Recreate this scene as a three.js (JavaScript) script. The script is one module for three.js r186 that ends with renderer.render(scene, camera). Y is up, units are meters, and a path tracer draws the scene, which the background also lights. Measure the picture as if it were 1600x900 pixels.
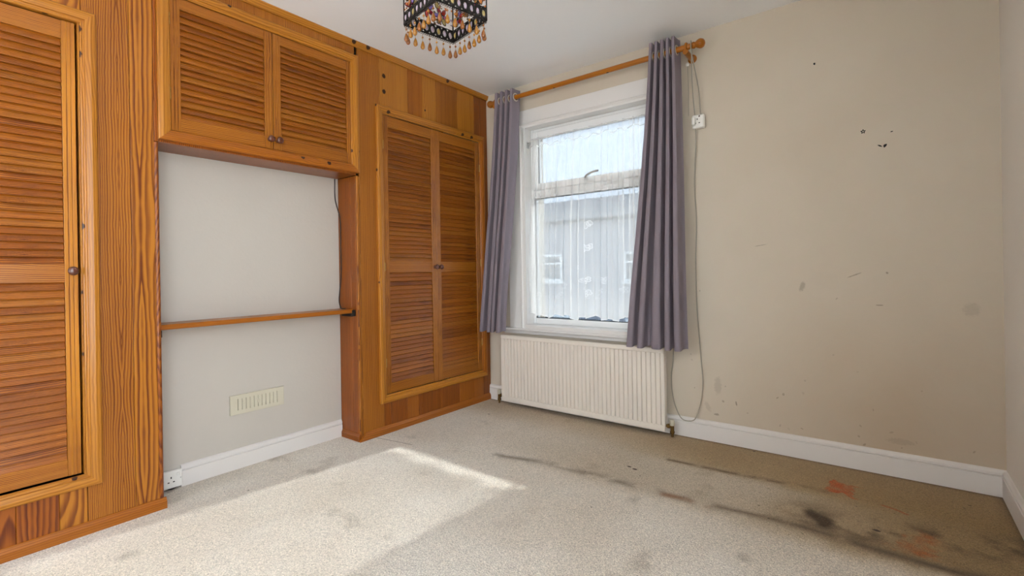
import * as THREE from 'three';
import { mergeGeometries } from 'three/addons/utils/BufferGeometryUtils.js';

// ---------------------------------------------------------------- camera, sky, sun, exposure
const scene = new THREE.Scene();
const FOCAL = 758.75;                                        // pixels, for a 1600 x 900 frame
const camera = new THREE.PerspectiveCamera(2 * Math.atan(450 / FOCAL) * 180 / Math.PI, 1600 / 900, 0.02, 200);
camera.position.set(2.5636, 1.0294, 3.0092);
camera.rotation.order = 'YXZ';
camera.rotation.set(0, THREE.MathUtils.degToRad(37.722), THREE.MathUtils.degToRad(-0.93));
camera.setViewOffset(1600, 900, 0, 26.44, 1600, 900);        // shift lens, verticals kept upright

const SKY = (() => {                                          // bright thin haze, paler at the horizon
  const w = 128, h = 64, d = new Float32Array(w * h * 4);
  for (let j = 0; j < h; j++) for (let i = 0; i < w; i++) {
    const e = Math.max(0, (j + 0.5) / h * 2 - 1), k = Math.pow(e, 0.6), o = (j * w + i) * 4;
    const c = [0.93 - 0.33 * k, 0.98 - 0.2 * k, 1.04 - 0.06 * k];
    for (let q = 0; q < 3; q++) d[o + q] = c[q];
    d[o + 3] = 1;
  }
  const t = new THREE.DataTexture(d, w, h, THREE.RGBAFormat, THREE.FloatType);
  t.mapping = THREE.EquirectangularReflectionMapping; t.magFilter = THREE.LinearFilter; t.minFilter = THREE.LinearFilter; t.needsUpdate = true;
  return t;
})();
scene.background = SKY;
scene.backgroundIntensity = 1;

const sun = new THREE.DirectionalLight(0xfff9f0, 4.4);
sun.position.set(0.12 * 12 + 0.7, 0.55 * 12, -12);
sun.target.position.set(0.7, 0, 0);
sun.shadow.radius = 2.5;
sun.shadow.mapSize.set(4096, 4096);
Object.assign(sun.shadow.camera, { left: -8, right: 8, top: 8, bottom: -8, near: 0.5, far: 40 });
sun.name = 'sun_light';
scene.add(sun, sun.target);

const renderer = new THREE.WebGLRenderer({ antialias: true });
renderer.toneMapping = THREE.LinearToneMapping;
renderer.toneMappingExposure = 8.7;
renderer.shadowMap.enabled = true;
renderer.shadowMap.type = THREE.PCFSoftShadowMap;

// ---------------------------------------------------------------- helpers
const W = 2.966, H = 2.45, ZB = 4.3, BACK = -0.2;             // room: right wall, ceiling, rear wall, recess wall
const rng = (s) => () => { s = (s + 0x6d2b79f5) | 0; let t = Math.imul(s ^ (s >>> 15), 1 | s); t = (t + Math.imul(t ^ (t >>> 7), 61 | t)) ^ t; return ((t ^ (t >>> 14)) >>> 0) / 4294967296; };
const clamp = (x, a = 0, b = 1) => Math.min(b, Math.max(a, x));
const ss = (a, b, x) => { const t = clamp((x - a) / (b - a)); return t * t * (3 - 2 * t); };
const lerp = (a, b, t) => a + (b - a) * t;
const hash = (x, y, s) => { let h = Math.imul(x, 374761393) ^ Math.imul(y, 668265263) ^ Math.imul(s, 1442695041); h = Math.imul(h ^ (h >>> 13), 1274126177); return ((h ^ (h >>> 16)) >>> 0) / 4294967296; };
function vn(x, y, s = 1) {                                     // value noise, -1 .. 1
  const ix = Math.floor(x), iy = Math.floor(y), fx = x - ix, fy = y - iy, a = fx * fx * (3 - 2 * fx), b = fy * fy * (3 - 2 * fy);
  return lerp(lerp(hash(ix, iy, s), hash(ix + 1, iy, s), a), lerp(hash(ix, iy + 1, s), hash(ix + 1, iy + 1, s), a), b) * 2 - 1;
}
const fbm = (x, y, s, n = 4) => { let v = 0, a = 0.5; for (let i = 0; i < n; i++) { v += a * vn(x, y, s + i); x *= 2.03; y *= 2.03; a *= 0.5; } return v; };
const names = {};
function numbered(name) { const n = names[name] = (names[name] ?? -1) + 1; return n ? name + '_' + String(n).padStart(3, '0') : name; }
function thing(name, label, category, pos = [0, 0, 0], group) {
  const o = new THREE.Group(); o.name = numbered(name); o.position.set(...pos); scene.add(o);
  o.userData = { label, category }; if (group) o.userData.group = group;
  return o;
}
function obj(name, geo, mat, parent = scene, pos) {
  const m = new THREE.Mesh(Array.isArray(geo) ? mergeGeometries(geo.map((g) => g.index ? g.toNonIndexed() : g)) : geo, mat);
  m.name = parent === scene ? numbered(name) : name;
  if (pos) m.position.set(...pos);
  parent.add(m); return m;
}
function tag(o, label, category, group) { o.userData = { label, category }; if (group) o.userData.group = group; return o; }
function struct(name, geo, mat, label) { const m = obj(name, geo, mat); m.userData.kind = 'structure'; if (label) m.userData.label = label; return m; }
function structGroup(name) { const g = new THREE.Group(); g.name = numbered(name); g.userData.kind = 'structure'; scene.add(g); return g; }

// chamfered box, uv in metres: u along the grain axis, v across; centred on c
function cbox(sx, sy, sz, c = 0.001, grain = 'x', ou = 0, ov = 0, at = [0, 0, 0]) {
  const h = [sx / 2, sy / 2, sz / 2]; c = Math.min(c, ...h.map((x) => x * 0.9));
  const gi = 'xyz'.indexOf(grain), pos = [], uv = [], V = (p) => { pos.push(p[0] + at[0], p[1] + at[1], p[2] + at[2]); uv.push(p[gi] + ou, p[(gi + 1) % 3] + p[(gi + 2) % 3] + ov); };
  const corner = (s, ax) => s.map((q, i) => q * (i === ax ? h[i] : h[i] - c));
  const tri = (a, b, d) => {
    const n = [0, 1, 2].map((i) => (b[(i + 1) % 3] - a[(i + 1) % 3]) * (d[(i + 2) % 3] - a[(i + 2) % 3]) - (b[(i + 2) % 3] - a[(i + 2) % 3]) * (d[(i + 1) % 3] - a[(i + 1) % 3]));
    const m = [0, 1, 2].reduce((t, i) => t + n[i] * (a[i] + b[i] + d[i]), 0);
    (m > 0 ? [a, b, d] : [a, d, b]).forEach(V);
  };
  const quad = (a, b, d, e) => { tri(a, b, d); tri(a, d, e); };
  for (let ax = 0; ax < 3; ax++) {
    const p = (ax + 1) % 3, q = (ax + 2) % 3;
    for (const s of [-1, 1]) {
      const mk = (sp, sq) => { const t = []; t[ax] = s; t[p] = sp; t[q] = sq; return corner(t, ax); };
      quad(mk(-1, -1), mk(1, -1), mk(1, 1), mk(-1, 1));
    }
    if (c > 0) for (const sp of [-1, 1]) for (const sq of [-1, 1]) {   // edges along ax
      const e = (sa, which) => { const t = []; t[ax] = sa; t[p] = sp; t[q] = sq; return t.map((v, i) => v * (i === which ? h[i] : h[i] - c)); };
      quad(e(-1, p), e(1, p), e(1, q), e(-1, q));
    }
  }
  if (c > 0) for (const a of [-1, 1]) for (const b of [-1, 1]) for (const d of [-1, 1]) tri(corner([a, b, d], 0), corner([a, b, d], 1), corner([a, b, d], 2));
  const g = new THREE.BufferGeometry();
  g.setAttribute('position', new THREE.Float32BufferAttribute(pos, 3)); g.setAttribute('uv', new THREE.Float32BufferAttribute(uv, 2)); g.computeVertexNormals();
  return g;
}
const span = (x0, x1, y0, y1, z0, z1, c = 0.001, grain = 'y', ou = 0, ov = 0) => cbox(x1 - x0, y1 - y0, z1 - z0, c, grain, ou, ov, [(x0 + x1) / 2, (y0 + y1) / 2, (z0 + z1) / 2]);
// a mitred moulding along the local x axis: profile [across, proud] with across 0 = outer edge; ends cut at 45 degrees where mitre is set
function moulding(len, profile, m0, m1, ou, ov) {
  const pos = [], uv = [], P = (k, e) => { const [a, b] = profile[k]; return [e ? len - (m1 ? a : 0) : (m0 ? a : 0), a, b]; };
  const V = (p, d) => { pos.push(...p); uv.push(p[0] + ou, d + ov); };
  let dist = 0;
  for (let k = 0; k + 1 < profile.length; k++) {
    const d2 = dist + Math.hypot(profile[k + 1][0] - profile[k][0], profile[k + 1][1] - profile[k][1]);
    const a = P(k, 0), b = P(k, 1), c = P(k + 1, 1), d = P(k + 1, 0);
    V(a, dist); V(b, dist); V(c, d2); V(a, dist); V(c, d2); V(d, d2); dist = d2;
  }
  for (const e of [0, 1]) for (let k = 1; k + 1 < profile.length; k++) { const t = e ? [0, k + 1, k] : [0, k, k + 1]; t.forEach((q) => V(P(q, e), profile[q][0] + profile[q][1])); }
  const g = new THREE.BufferGeometry();
  g.setAttribute('position', new THREE.Float32BufferAttribute(pos, 3)); g.setAttribute('uv', new THREE.Float32BufferAttribute(uv, 2)); g.computeVertexNormals();
  return g;
}
// move a shape by a matrix; a mirroring matrix also turns the triangles round
function place(g, m) {
  g.applyMatrix4(m);
  if (m.determinant() < 0) {
    for (const a of Object.values(g.attributes)) for (let i = 0; i + 2 < a.count; i += 3) for (let c = 0; c < a.itemSize; c++) { const k = (i + 1) * a.itemSize + c, q = (i + 2) * a.itemSize + c, v = a.array[k]; a.array[k] = a.array[q]; a.array[q] = v; }
  }
  g.deleteAttribute('normal'); g.computeVertexNormals(); return g;
}
const basis = (ex, ey, ez, o) => new THREE.Matrix4().makeBasis(new THREE.Vector3(...ex), new THREE.Vector3(...ey), new THREE.Vector3(...ez)).setPosition(...o);
function tube(points, r, seg = 60, radial = 8) { return new THREE.TubeGeometry(new THREE.CatmullRomCurve3(points.map((p) => new THREE.Vector3(...p))), seg, r, radial); }
const cyl = (r0, r1, len, seg = 20) => new THREE.CylinderGeometry(r0, r1, len, seg);
const lathe = (pts, seg = 24) => new THREE.LatheGeometry(pts.map((p) => new THREE.Vector2(...p)), seg);

// ---------------------------------------------------------------- textures
function dataTex(w, h, fill, srgb = true) {
  const d = new Uint8Array(w * h * 4), o = [0, 0, 0, 255];
  for (let j = 0; j < h; j++) for (let i = 0; i < w; i++) { o[3] = 255; fill(i, j, o); const k = (j * w + i) * 4; for (let c = 0; c < 4; c++) d[k + c] = clamp(o[c], 0, 255); }
  const t = new THREE.DataTexture(d, w, h); t.magFilter = THREE.LinearFilter; t.minFilter = THREE.LinearMipmapLinearFilter; t.generateMipmaps = true;
  t.wrapS = t.wrapT = THREE.RepeatWrapping; if (srgb) t.colorSpace = THREE.SRGBColorSpace; t.needsUpdate = true;
  return t;
}
const mix3 = (a, b, t) => [lerp(a[0], b[0], t), lerp(a[1], b[1], t), lerp(a[2], b[2], t)];
// pine: u along the grain. lenM x widM metres
function pine({ w = 1024, h = 512, lenM = 1.4, widM = 0.42, light, dark, freq, bold = 0, seed, knots = 0, fleck = 0, contrast = 1, sharp = 0.92 }) {
  const r = rng(seed), K = [];
  for (let i = 0; i < knots; i++) K.push([r() * lenM, r() * widM, 0.007 + 0.008 * r()]);
  const t = dataTex(w, h, (i, j, o) => {
    const s = i / w * lenM, x = j / h * widM, es = Math.min(s, lenM - s) / lenM;      // mirror-like fade keeps the seam quiet
    let p = x + 0.012 * vn(s * 2.1, x * 7, seed) + 0.0035 * vn(s * 7, x * 30, seed + 1) + 0.0012 * vn(s * 30, x * 60, seed + 2);
    let knot = 0;
    for (const [ks, kx, kr] of K) { const a = (s - ks) / (kr * 3.2), b = (x - kx) / (kr * 1.6), d = a * a + b * b; p += 0.02 * Math.sign(b) * Math.exp(-d * 0.7) * (1 - Math.exp(-d)); const c = ((s - ks) / kr) ** 2 + ((x - kx) / kr) ** 2; knot = Math.max(knot, 1 - ss(0.5, 1.2, c + 0.25 * vn(s * 300, x * 300, seed + 9))); }
    let ph;
    if (bold) { const u = (p - widM * 0.5) / widM * 2; ph = (u * u * 0.24 + 0.10 * Math.abs(u) + bold * (0.12 * Math.sin(s * 4.4 + 1.3 * Math.sin(s * 2.1 + seed)) * Math.exp(-u * u * 2))) * freq + 1.2 * vn(s * 3, x * 9, seed + 3); }
    else ph = (p + 0.02 * vn(p * 14, s * 0.4, seed + 4)) * freq;
    const f = ph - Math.floor(ph), ring = hash(Math.floor(ph), 3, seed);
    let late = ss(0.15, sharp, f) * (1 - ss(sharp, 1, f));
    late *= (0.55 + 0.45 * ring) * contrast;
    const fibre = vn(s * 18, x * 900, seed + 5) * 0.07 + vn(s * 5, x * 260, seed + 6) * 0.08 + vn(s * 1.5, x * 12, seed + 7) * 0.12;
    let c = mix3(light, dark, clamp(late + fibre));
    if (fleck) { const q = ss(0.35, 0.7, fbm(s * 4, x * 22, seed + 11, 3)); c = mix3(c, dark, q * fleck); }
    if (knot) c = mix3(c, [52, 24, 10], knot * 0.92);
    void es; o[0] = c[0]; o[1] = c[1]; o[2] = c[2];
  });
  t.repeat.set(1 / lenM, 1 / widM); t.wrapS = t.wrapT = THREE.MirroredRepeatWrapping;
  return t;
}
const LIGHT = [180, 112, 30], DARK = [106, 50, 10];
const T = {
  straight: pine({ light: LIGHT, dark: DARK, freq: 150, seed: 11, contrast: 0.9 }),
  bold: pine({ light: [182, 114, 30], dark: [104, 47, 9], freq: 11, bold: 1, seed: 23, widM: 0.24, contrast: 1.15, sharp: 0.8 }),
  slat: pine({ light: [180, 110, 30], dark: [92, 42, 9], freq: 170, seed: 37, contrast: 1.1, fleck: 0.5 }),
  flame: pine({ light: [198, 128, 34], dark: [104, 50, 12], freq: 40, seed: 63, contrast: 0.5, fleck: 0.9 }),
  plain: pine({ light: [190, 124, 38], dark: [130, 72, 16], freq: 90, seed: 51, knots: 7, contrast: 0.6 }),
};
const wood = (map, tint = 0xffffff, rough = 0.42) => new THREE.MeshPhysicalMaterial({ map, color: tint, roughness: rough, clearcoat: 0.45, clearcoatRoughness: 0.24, specularIntensity: 0.4 });
const M = {
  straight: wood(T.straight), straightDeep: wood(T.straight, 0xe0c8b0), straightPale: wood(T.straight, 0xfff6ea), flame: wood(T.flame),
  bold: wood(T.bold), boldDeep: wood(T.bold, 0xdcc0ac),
  slats: [0xffffff, 0xf4e8d8, 0xe8d8c4, 0xfff6e8, 0xeedfc8].map((c) => wood(T.slat, c)),
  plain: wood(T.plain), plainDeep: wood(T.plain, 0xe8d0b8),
  pole: wood(T.plain, 0xf6e6b0, 0.35),
  knob: new THREE.MeshPhysicalMaterial({ color: 0x5a2a16, roughness: 0.28, clearcoat: 0.6, clearcoatRoughness: 0.2 }),
  brass: new THREE.MeshStandardMaterial({ color: 0xb08a48, metalness: 0.9, roughness: 0.4 }),
  oldBrass: new THREE.MeshStandardMaterial({ color: 0x7d6034, metalness: 0.85, roughness: 0.45 }),
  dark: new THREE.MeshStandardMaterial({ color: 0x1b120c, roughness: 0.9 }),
  blackMetal: new THREE.MeshStandardMaterial({ color: 0x17130f, roughness: 0.55, metalness: 0.3 }),
  white: new THREE.MeshPhysicalMaterial({ color: 0xe9e6e2, roughness: 0.32, clearcoat: 0.15 }),
  upvc: new THREE.MeshPhysicalMaterial({ color: 0xeff0ef, roughness: 0.25, clearcoat: 0.2 }),
  gasket: new THREE.MeshStandardMaterial({ color: 0x2a2c2e, roughness: 0.7 }),
  plastic: new THREE.MeshPhysicalMaterial({ color: 0xf0ede6, roughness: 0.35 }),
  ivory: new THREE.MeshPhysicalMaterial({ color: 0xd2cab4, roughness: 0.45 }),
  radiator: new THREE.MeshPhysicalMaterial({ color: 0xece3d6, roughness: 0.38, clearcoat: 0.1 }),
  tinted: new THREE.MeshPhysicalMaterial({ color: 0x9da1a4, transmission: 1, thickness: 0, roughness: 0, ior: 1.45 }),
  glass: new THREE.MeshPhysicalMaterial({ color: 0xffffff, transmission: 1, thickness: 0, roughness: 0, ior: 1.45 }),
  steel: new THREE.MeshStandardMaterial({ color: 0xb9b9b6, metalness: 0.8, roughness: 0.35 }),
  blackCable: new THREE.MeshStandardMaterial({ color: 0x2a1a16, roughness: 0.6 }),
  whiteCable: new THREE.MeshStandardMaterial({ color: 0xa8a090, roughness: 0.5 }),
};

// painted plaster: slight roller texture, and for the window wall scuffs and a brown gradient, part dirt, part painted shade
const plasterBump = dataTex(512, 512, (i, j, o) => { const v = 128 + 60 * fbm(i / 9, j / 9, 71, 3) + 40 * fbm(i / 60, j / 60, 75, 3); o[0] = o[1] = o[2] = v; }, false);
plasterBump.repeat.set(1 / 0.8, 1 / 0.8);
const paint = (color, extra = {}) => new THREE.MeshStandardMaterial({ color, roughness: 0.85, bumpMap: plasterBump, bumpScale: 0.0012, ...extra });
const frontWallMap = (() => {                                  // covers x 0..3.2, y 0..2.6
  const w = 1600, h = 1300, r = rng(5), marks = [];
  const add = (x, y, a, b, ang, c, k) => marks.push([x, y, a, b, Math.cos(ang), Math.sin(ang), c, k]);
  for (const [x, y, a, b, ang, k] of [[2.2, 0.92, 0.012, 0.026, -0.3, 0.25], [2.43, 0.98, 0.03, 0.003, 0.4, 0.35], [2.56, 0.99, 0.005, 0.005, 0, 0.4], [2.53, 0.83, 0.015, 0.003, 0, 0.35], [2.86, 0.82, 0.028, 0.03, 0.2, 0.1], [1.86, 0.24, 0.004, 0.012, 0.2, 0.5], [1.75, 0.16, 0.014, 0.006, 0, 0.35], [1.7, 0.2, 0.012, 0.03, 0.5, 0.1], [2.6, 0.17, 0.05, 0.014, 0, 0.12], [1.76, 0.33, 0.02, 0.05, 0, 0.12], [2.0, 1.15, 0.03, 0.002, 0.15, 0.3]]) add(x, y, a, b, ang, [96, 82, 66], k);
  for (let i = 0; i < 26; i++) add(1.6 + r() * 1.3, 0.12 + r() * r() * 1.1, 0.003 + 0.006 * r(), 0.002 + 0.004 * r(), r() * 3, [110, 94, 76], 0.12 + 0.25 * r());
  const t = dataTex(w, h, (i, j, o) => {
    const x = i / w * 3.2, y = j / h * 2.6;
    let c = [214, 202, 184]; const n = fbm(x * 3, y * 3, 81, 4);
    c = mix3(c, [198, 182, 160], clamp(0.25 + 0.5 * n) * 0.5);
    const grimeShade = ss(1.2, 0.1, y) * ss(1.4, 2.6, x); c = mix3(c, [186, 162, 134], grimeShade * clamp(0.4 + 0.3 * fbm(x * 2.3, y * 2.3, 85, 4)));  // browner towards the lower right: part dirt, part shade put into the colour
    for (const [mx, my, a, b, cs, sn, mc, k] of marks) { const dx = x - mx, dy = y - my; if (Math.abs(dx) > 0.12 || Math.abs(dy) > 0.12) continue; const u = (dx * cs + dy * sn) / a, v = (dy * cs - dx * sn) / b, q = u * u + v * v; if (q < 2) c = mix3(c, mc, k * (1 - ss(0.4, 1.6, q + 0.5 * vn(x * 160, y * 160, 91)))); }
    o[0] = c[0]; o[1] = c[1]; o[2] = c[2];
  });
  t.repeat.set(1 / 3.2, 1 / 2.6);
  return t;
})();
const metreUV = (g, f) => { const p = g.attributes.position, uv = new Float32Array(p.count * 2); for (let i = 0; i < p.count; i++) { const q = f(p.getX(i), p.getY(i), p.getZ(i)); uv[i * 2] = q[0]; uv[i * 2 + 1] = q[1]; } g.setAttribute('uv', new THREE.BufferAttribute(uv, 2)); return g; };
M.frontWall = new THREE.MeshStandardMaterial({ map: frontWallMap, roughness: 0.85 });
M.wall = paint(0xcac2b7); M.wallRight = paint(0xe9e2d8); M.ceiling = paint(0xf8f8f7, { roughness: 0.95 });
M.gloss = new THREE.MeshPhysicalMaterial({ color: 0xe8e2dc, roughness: 0.4, clearcoat: 0.1 });

// carpet: pile speckle, furniture trails, orange spills; covers x -0.25..3.05, z 0..4.35
const CX0 = -0.25, CW = 3.3, CD = 4.35;
const carpetMap = (() => {
  const w = 1800, h = 2048;
  const line = (pts) => (x, z) => { let best = 1e9; for (let i = 0; i + 1 < pts.length; i++) { const [ax, az] = pts[i], [bx, bz] = pts[i + 1], dx = bx - ax, dz = bz - az, t = clamp(((x - ax) * dx + (z - az) * dz) / (dx * dx + dz * dz)), d = Math.hypot(x - ax - t * dx, z - az - t * dz); if (d < best) best = d; } return best; };
  const trail1 = line([[0.82, 0.92], [1.1, 0.85], [1.35, 0.845], [1.57, 0.838], [1.9, 0.832], [2.07, 0.81], [2.24, 0.795], [2.48, 0.82], [2.72, 0.83], [2.97, 0.8]]);
  const trail2 = line([[1.62, 0.434], [1.8, 0.428], [1.91, 0.424], [2.1, 0.407], [2.33, 0.388]]);
  const trail3 = line([[2.3, 0.68], [2.44, 0.72], [2.52, 0.67], [2.58, 0.63], [2.72, 0.615], [2.97, 0.52]]);
  const poly = (pts) => (x, z) => { let inside = false, d = 1e9; for (let i = 0, j = pts.length - 1; i < pts.length; j = i++) { const [xi, zi] = pts[i], [xj, zj] = pts[j]; if ((zi > z) !== (zj > z) && x < (xj - xi) * (z - zi) / (zj - zi) + xi) inside = !inside; const ex = xj - xi, ez = zj - zi, t = clamp(((x - xi) * ex + (z - zi) * ez) / (ex * ex + ez * ez)); d = Math.min(d, Math.hypot(x - xi - t * ex, z - zi - t * ez)); } return inside ? d : -d; };
  const spill1 = poly([[2.34, 0.215], [2.385, 0.245], [2.475, 0.246], [2.43, 0.28], [2.41, 0.31], [2.43, 0.395], [2.39, 0.35], [2.365, 0.375], [2.33, 0.385], [2.345, 0.31]]);
  const spill2 = poly([[2.575, 0.75], [2.62, 0.655], [2.66, 0.61], [2.71, 0.63], [2.68, 0.71], [2.63, 0.765]]);
  const spill3 = line([[2.535, 0.402], [2.575, 0.415], [2.612, 0.44]]);
  const rust = line([[1.74, 0.846], [1.85, 0.835], [1.93, 0.85]]);
  const r = rng(9), dots = [[0.274, 0.349, 0.009], [1.484, 0.642, 0.012], [1.522, 0.656, 0.013], [1.959, 0.043, 0.009], [2.517, 0.663, 0.014], [2.827, 0.193, 0.006], [0.128, 1.952, 0.005]];
  for (let i = 0; i < 45; i++) dots.push([0.7 + r() * 2.2, 0.1 + r() * 1.1, 0.002 + 0.004 * r() * r()]);
  const grid = new Map(); for (const d of dots) { const k = Math.floor(d[0] * 10) + ',' + Math.floor(d[1] * 10); (grid.get(k) ?? grid.set(k, []).get(k)).push(d); }
  return dataTex(w, h, (i, j, o) => {
    const x = CX0 + (i + 0.5) / w * CW, z = (j + 0.5) / h * CD;
    let c = [229, 220, 207];
    const n1 = fbm(x * 2.2, z * 2.2, 101, 4), n2 = fbm(x * 9, z * 9, 107, 4), grain = hash(i, j, 3) - 0.5, g2 = hash(i >> 1, j >> 1, 5) - 0.5;
    c = mix3(c, [213, 200, 182], clamp(0.35 + 0.9 * n1)); c = mix3(c, [150, 138, 122], clamp(ss(0.3, 0.75, fbm(x * 6, z * 6, 141, 5)) * 0.45)); 
    const worn = ss(0.98, 0.78, z + 0.05 * n2) * ss(0.55, 1.5, x), edge = ss(0.5, 0.36, z + 0.03 * n2) * ss(1.2, 1.9, x), right = ss(2.0, 2.75, x + 0.2 * n1);
    c = mix3(c, [170, 150, 120], worn * 0.45); c = mix3(c, [168, 138, 92], edge * 0.65); c = mix3(c, [150, 120, 76], worn * right * 0.8);
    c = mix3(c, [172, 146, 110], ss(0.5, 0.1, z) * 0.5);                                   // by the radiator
    const t1 = trail1(x, z), t2 = trail2(x, z), t3 = trail3(x, z), ragged = 0.5 + 0.9 * n2 + 0.5 * grain;
    c = mix3(c, [92, 76, 58], clamp(Math.exp(-((t1 + 0.05 * n2) ** 2) / 0.0013) * (0.32 + 0.4 * right + 1.3 * n2)) * clamp(0.65 + ragged * 0.4));
    c = mix3(c, [84, 64, 42], clamp(Math.exp(-((t2 + 0.02 * n2) ** 2) / 0.0004) * (0.4 + 1.2 * n2)));
    c = mix3(c, [78, 60, 42], clamp(Math.exp(-(t3 ** 2) / 0.007) * (0.3 + 1.7 * n2)));
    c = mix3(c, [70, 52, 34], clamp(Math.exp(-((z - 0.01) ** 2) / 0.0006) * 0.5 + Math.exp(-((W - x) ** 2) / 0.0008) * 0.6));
    c = mix3(c, [148, 108, 80], Math.exp(-(rust(x, z) ** 2) / 0.0004) * clamp(0.4 + n2));
    if (Math.abs(x - 2.5) < 0.35 && z < 1) {
      const q = n2 * 0.03 + 0.012 * vn(x * 60, z * 60, 131), s1 = spill1(x, z) + q, s2 = spill2(x, z) + q * 1.6;
      c = mix3(c, [186, 92, 46], ss(-0.014, 0.004, s1) * clamp(0.75 + 0.8 * fbm(x * 30, z * 30, 121, 2)));
      c = mix3(c, [172, 98, 52], ss(-0.04, 0.015, s2) * clamp(0.5 + 0.9 * fbm(x * 25, z * 25, 125, 2)));
      c = mix3(c, [170, 88, 46], Math.exp(-(spill3(x, z) ** 2) / 0.00005) * 0.7);
    }
    const k0 = Math.floor(x * 10), k1 = Math.floor(z * 10);
    for (let a = -1; a < 2; a++) for (let b = -1; b < 2; b++) for (const [dx, dz, dr] of grid.get((k0 + a) + ',' + (k1 + b)) ?? []) { const q = Math.hypot(x - dx, (z - dz) * 1.6) / dr; if (q < 1.3) c = mix3(c, [44, 32, 24], (1 - ss(0.6, 1.2, q + 0.3 * grain)) * 0.85); }
    const seam = Math.abs(z - (1.128 - (x - 0.05) * 0.17)); if (x < 0.3 && seam < 0.004) c = mix3(c, [120, 104, 88], 0.5);
    const f = 1 + 0.22 * grain + 0.16 * g2; const speck = hash(i, j, 8) > 0.985 ? 0.62 : 1;
    for (let q = 0; q < 3; q++) o[q] = c[q] * f * speck;
  });
})();
const carpetBump = dataTex(512, 512, (i, j, o) => { o[0] = o[1] = o[2] = 128 + 90 * (hash(i >> 1, j >> 1, 31) - 0.5) + 90 * fbm(i / 3, j / 3, 33, 2); }, false);
carpetBump.repeat.set(CW / 0.7, CD / 0.7);
M.carpet = new THREE.MeshPhysicalMaterial({ map: carpetMap, roughness: 1, bumpMap: carpetBump, bumpScale: 0.006, sheen: 0.2, sheenRoughness: 0.8, sheenColor: new THREE.Color(0xd8cec0) });

// ---------------------------------------------------------------- the room
const floorGeo = span(-0.65, W + 0.15, -0.12, 0, -0.05, ZB + 0.2, 0); metreUV(floorGeo, (x, y, z) => [(x - CX0) / CW, z / CD]);
struct('floor', floorGeo, M.carpet, 'worn beige fitted carpet with dark furniture trails and orange spills');
struct('ceiling', span(-0.65, W + 0.15, H, H + 0.15, -0.3, ZB + 0.2, 0), M.ceiling);
const OX0 = 0.37, OX1 = 1.42, OY0 = 0.6, OY1 = 2.13, WT = 0.26;   // opening of the window
{
  const parts = [span(-0.65, OX0, -0.12, H, -WT, 0, 0), span(OX1, W + 0.15, -0.12, H, -WT, 0, 0), span(OX0, OX1, -0.12, OY0, -WT, 0, 0), span(OX0, OX1, OY1, H, -WT, 0, 0)];
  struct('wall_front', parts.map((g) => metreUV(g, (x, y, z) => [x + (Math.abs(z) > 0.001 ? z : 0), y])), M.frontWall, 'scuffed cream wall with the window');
}
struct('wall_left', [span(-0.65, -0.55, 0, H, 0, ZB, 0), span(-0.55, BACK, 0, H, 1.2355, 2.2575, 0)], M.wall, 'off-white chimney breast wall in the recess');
// right and rear walls with two invented windows, added for fill daylight, unseen behind the camera
function openWall(name, mat, u0, u1, [a, b, c, d], at, wname) {
  struct(name, [at(u0, a, 0, H, 0, 0.2), at(b, u1, 0, H, 0, 0.2), at(a, b, 0, c, 0, 0.2), at(a, b, d, H, 0, 0.2)], mat);
  const g = structGroup(wname), m = (a + b) / 2;
  obj('window_frame', [at(a, a + 0.06, c, d, 0.06, 0.12), at(b - 0.06, b, c, d, 0.06, 0.12), at(a + 0.06, b - 0.06, c, c + 0.06, 0.06, 0.12), at(a + 0.06, b - 0.06, d - 0.06, d, 0.06, 0.12), at(m - 0.03, m + 0.03, c + 0.06, d - 0.06, 0.06, 0.12)], M.upvc, g);
  for (const [p, q] of [[a + 0.06, m - 0.03], [m + 0.03, b - 0.06]]) obj('pane', at(p, q, c + 0.06, d - 0.06, 0.088, 0.092), M.glass, g);
}
openWall('wall_right', M.wallRight, 0, ZB, [2.55, 4.2, 0.25, 2.38], (a, b, c, d, p, q) => span(W + p, W + q, c, d, a, b, 0), 'window_2');
openWall('wall_rear', M.wall, -0.55, W, [0.15, 0.95, 0.3, 2.36], (a, b, c, d, p, q) => span(a, b, c, d, ZB + p, ZB + q, 0), 'window_3');
// skirting boards: flat face with a round-nosed top
function skirting(len, h, m0 = false, m1 = false) { void m0; void m1; return moulding(len, [[0, 0], [0, 0.016], [h - 0.031, 0.016], [h - 0.0265, 0.008], [h - 0.022, 0.016], [h - 0.012, 0.015], [h - 0.004, 0.009], [h, 0.0]], false, false, 0, 0); }
{
  const s1 = place(skirting(0.16, 0.118), basis([1, 0, 0], [0, 1, 0], [0, 0, 1], [0.0, 0, 0]));
  const s2 = place(skirting(W - 0.16, 0.118), basis([1, 0, 0], [0, 1, 0], [0, 0, 1], [0.16, 0, 0]));
  struct('baseboard_front', [s1, s2], M.gloss);
  struct('baseboard_left', place(skirting(2.128 - 1.24, 0.105), basis([0, 0, 1], [0, 1, 0], [1, 0, 0], [BACK, 0, 1.24])), M.gloss);
  struct('baseboard_right', place(skirting(ZB - 0.016, 0.118), basis([0, 0, 1], [0, 1, 0], [-1, 0, 0], [W, 0, 0.016])), M.gloss);
}
// pine cornice strip under the ceiling along the fitted cupboards
struct('trim_1', place(moulding(3.3, [[0, 0], [0, 0.02], [0.008, 0.022], [0.03, 0.012], [0.036, 0.01], [0.036, 0]], false, false, 0.2, 0.1), basis([0, 0, 1], [0, -1, 0], [1, 0, 0], [0.0005, H, 0.0])), M.plain, 'pine cornice strip above the cupboards');

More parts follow.
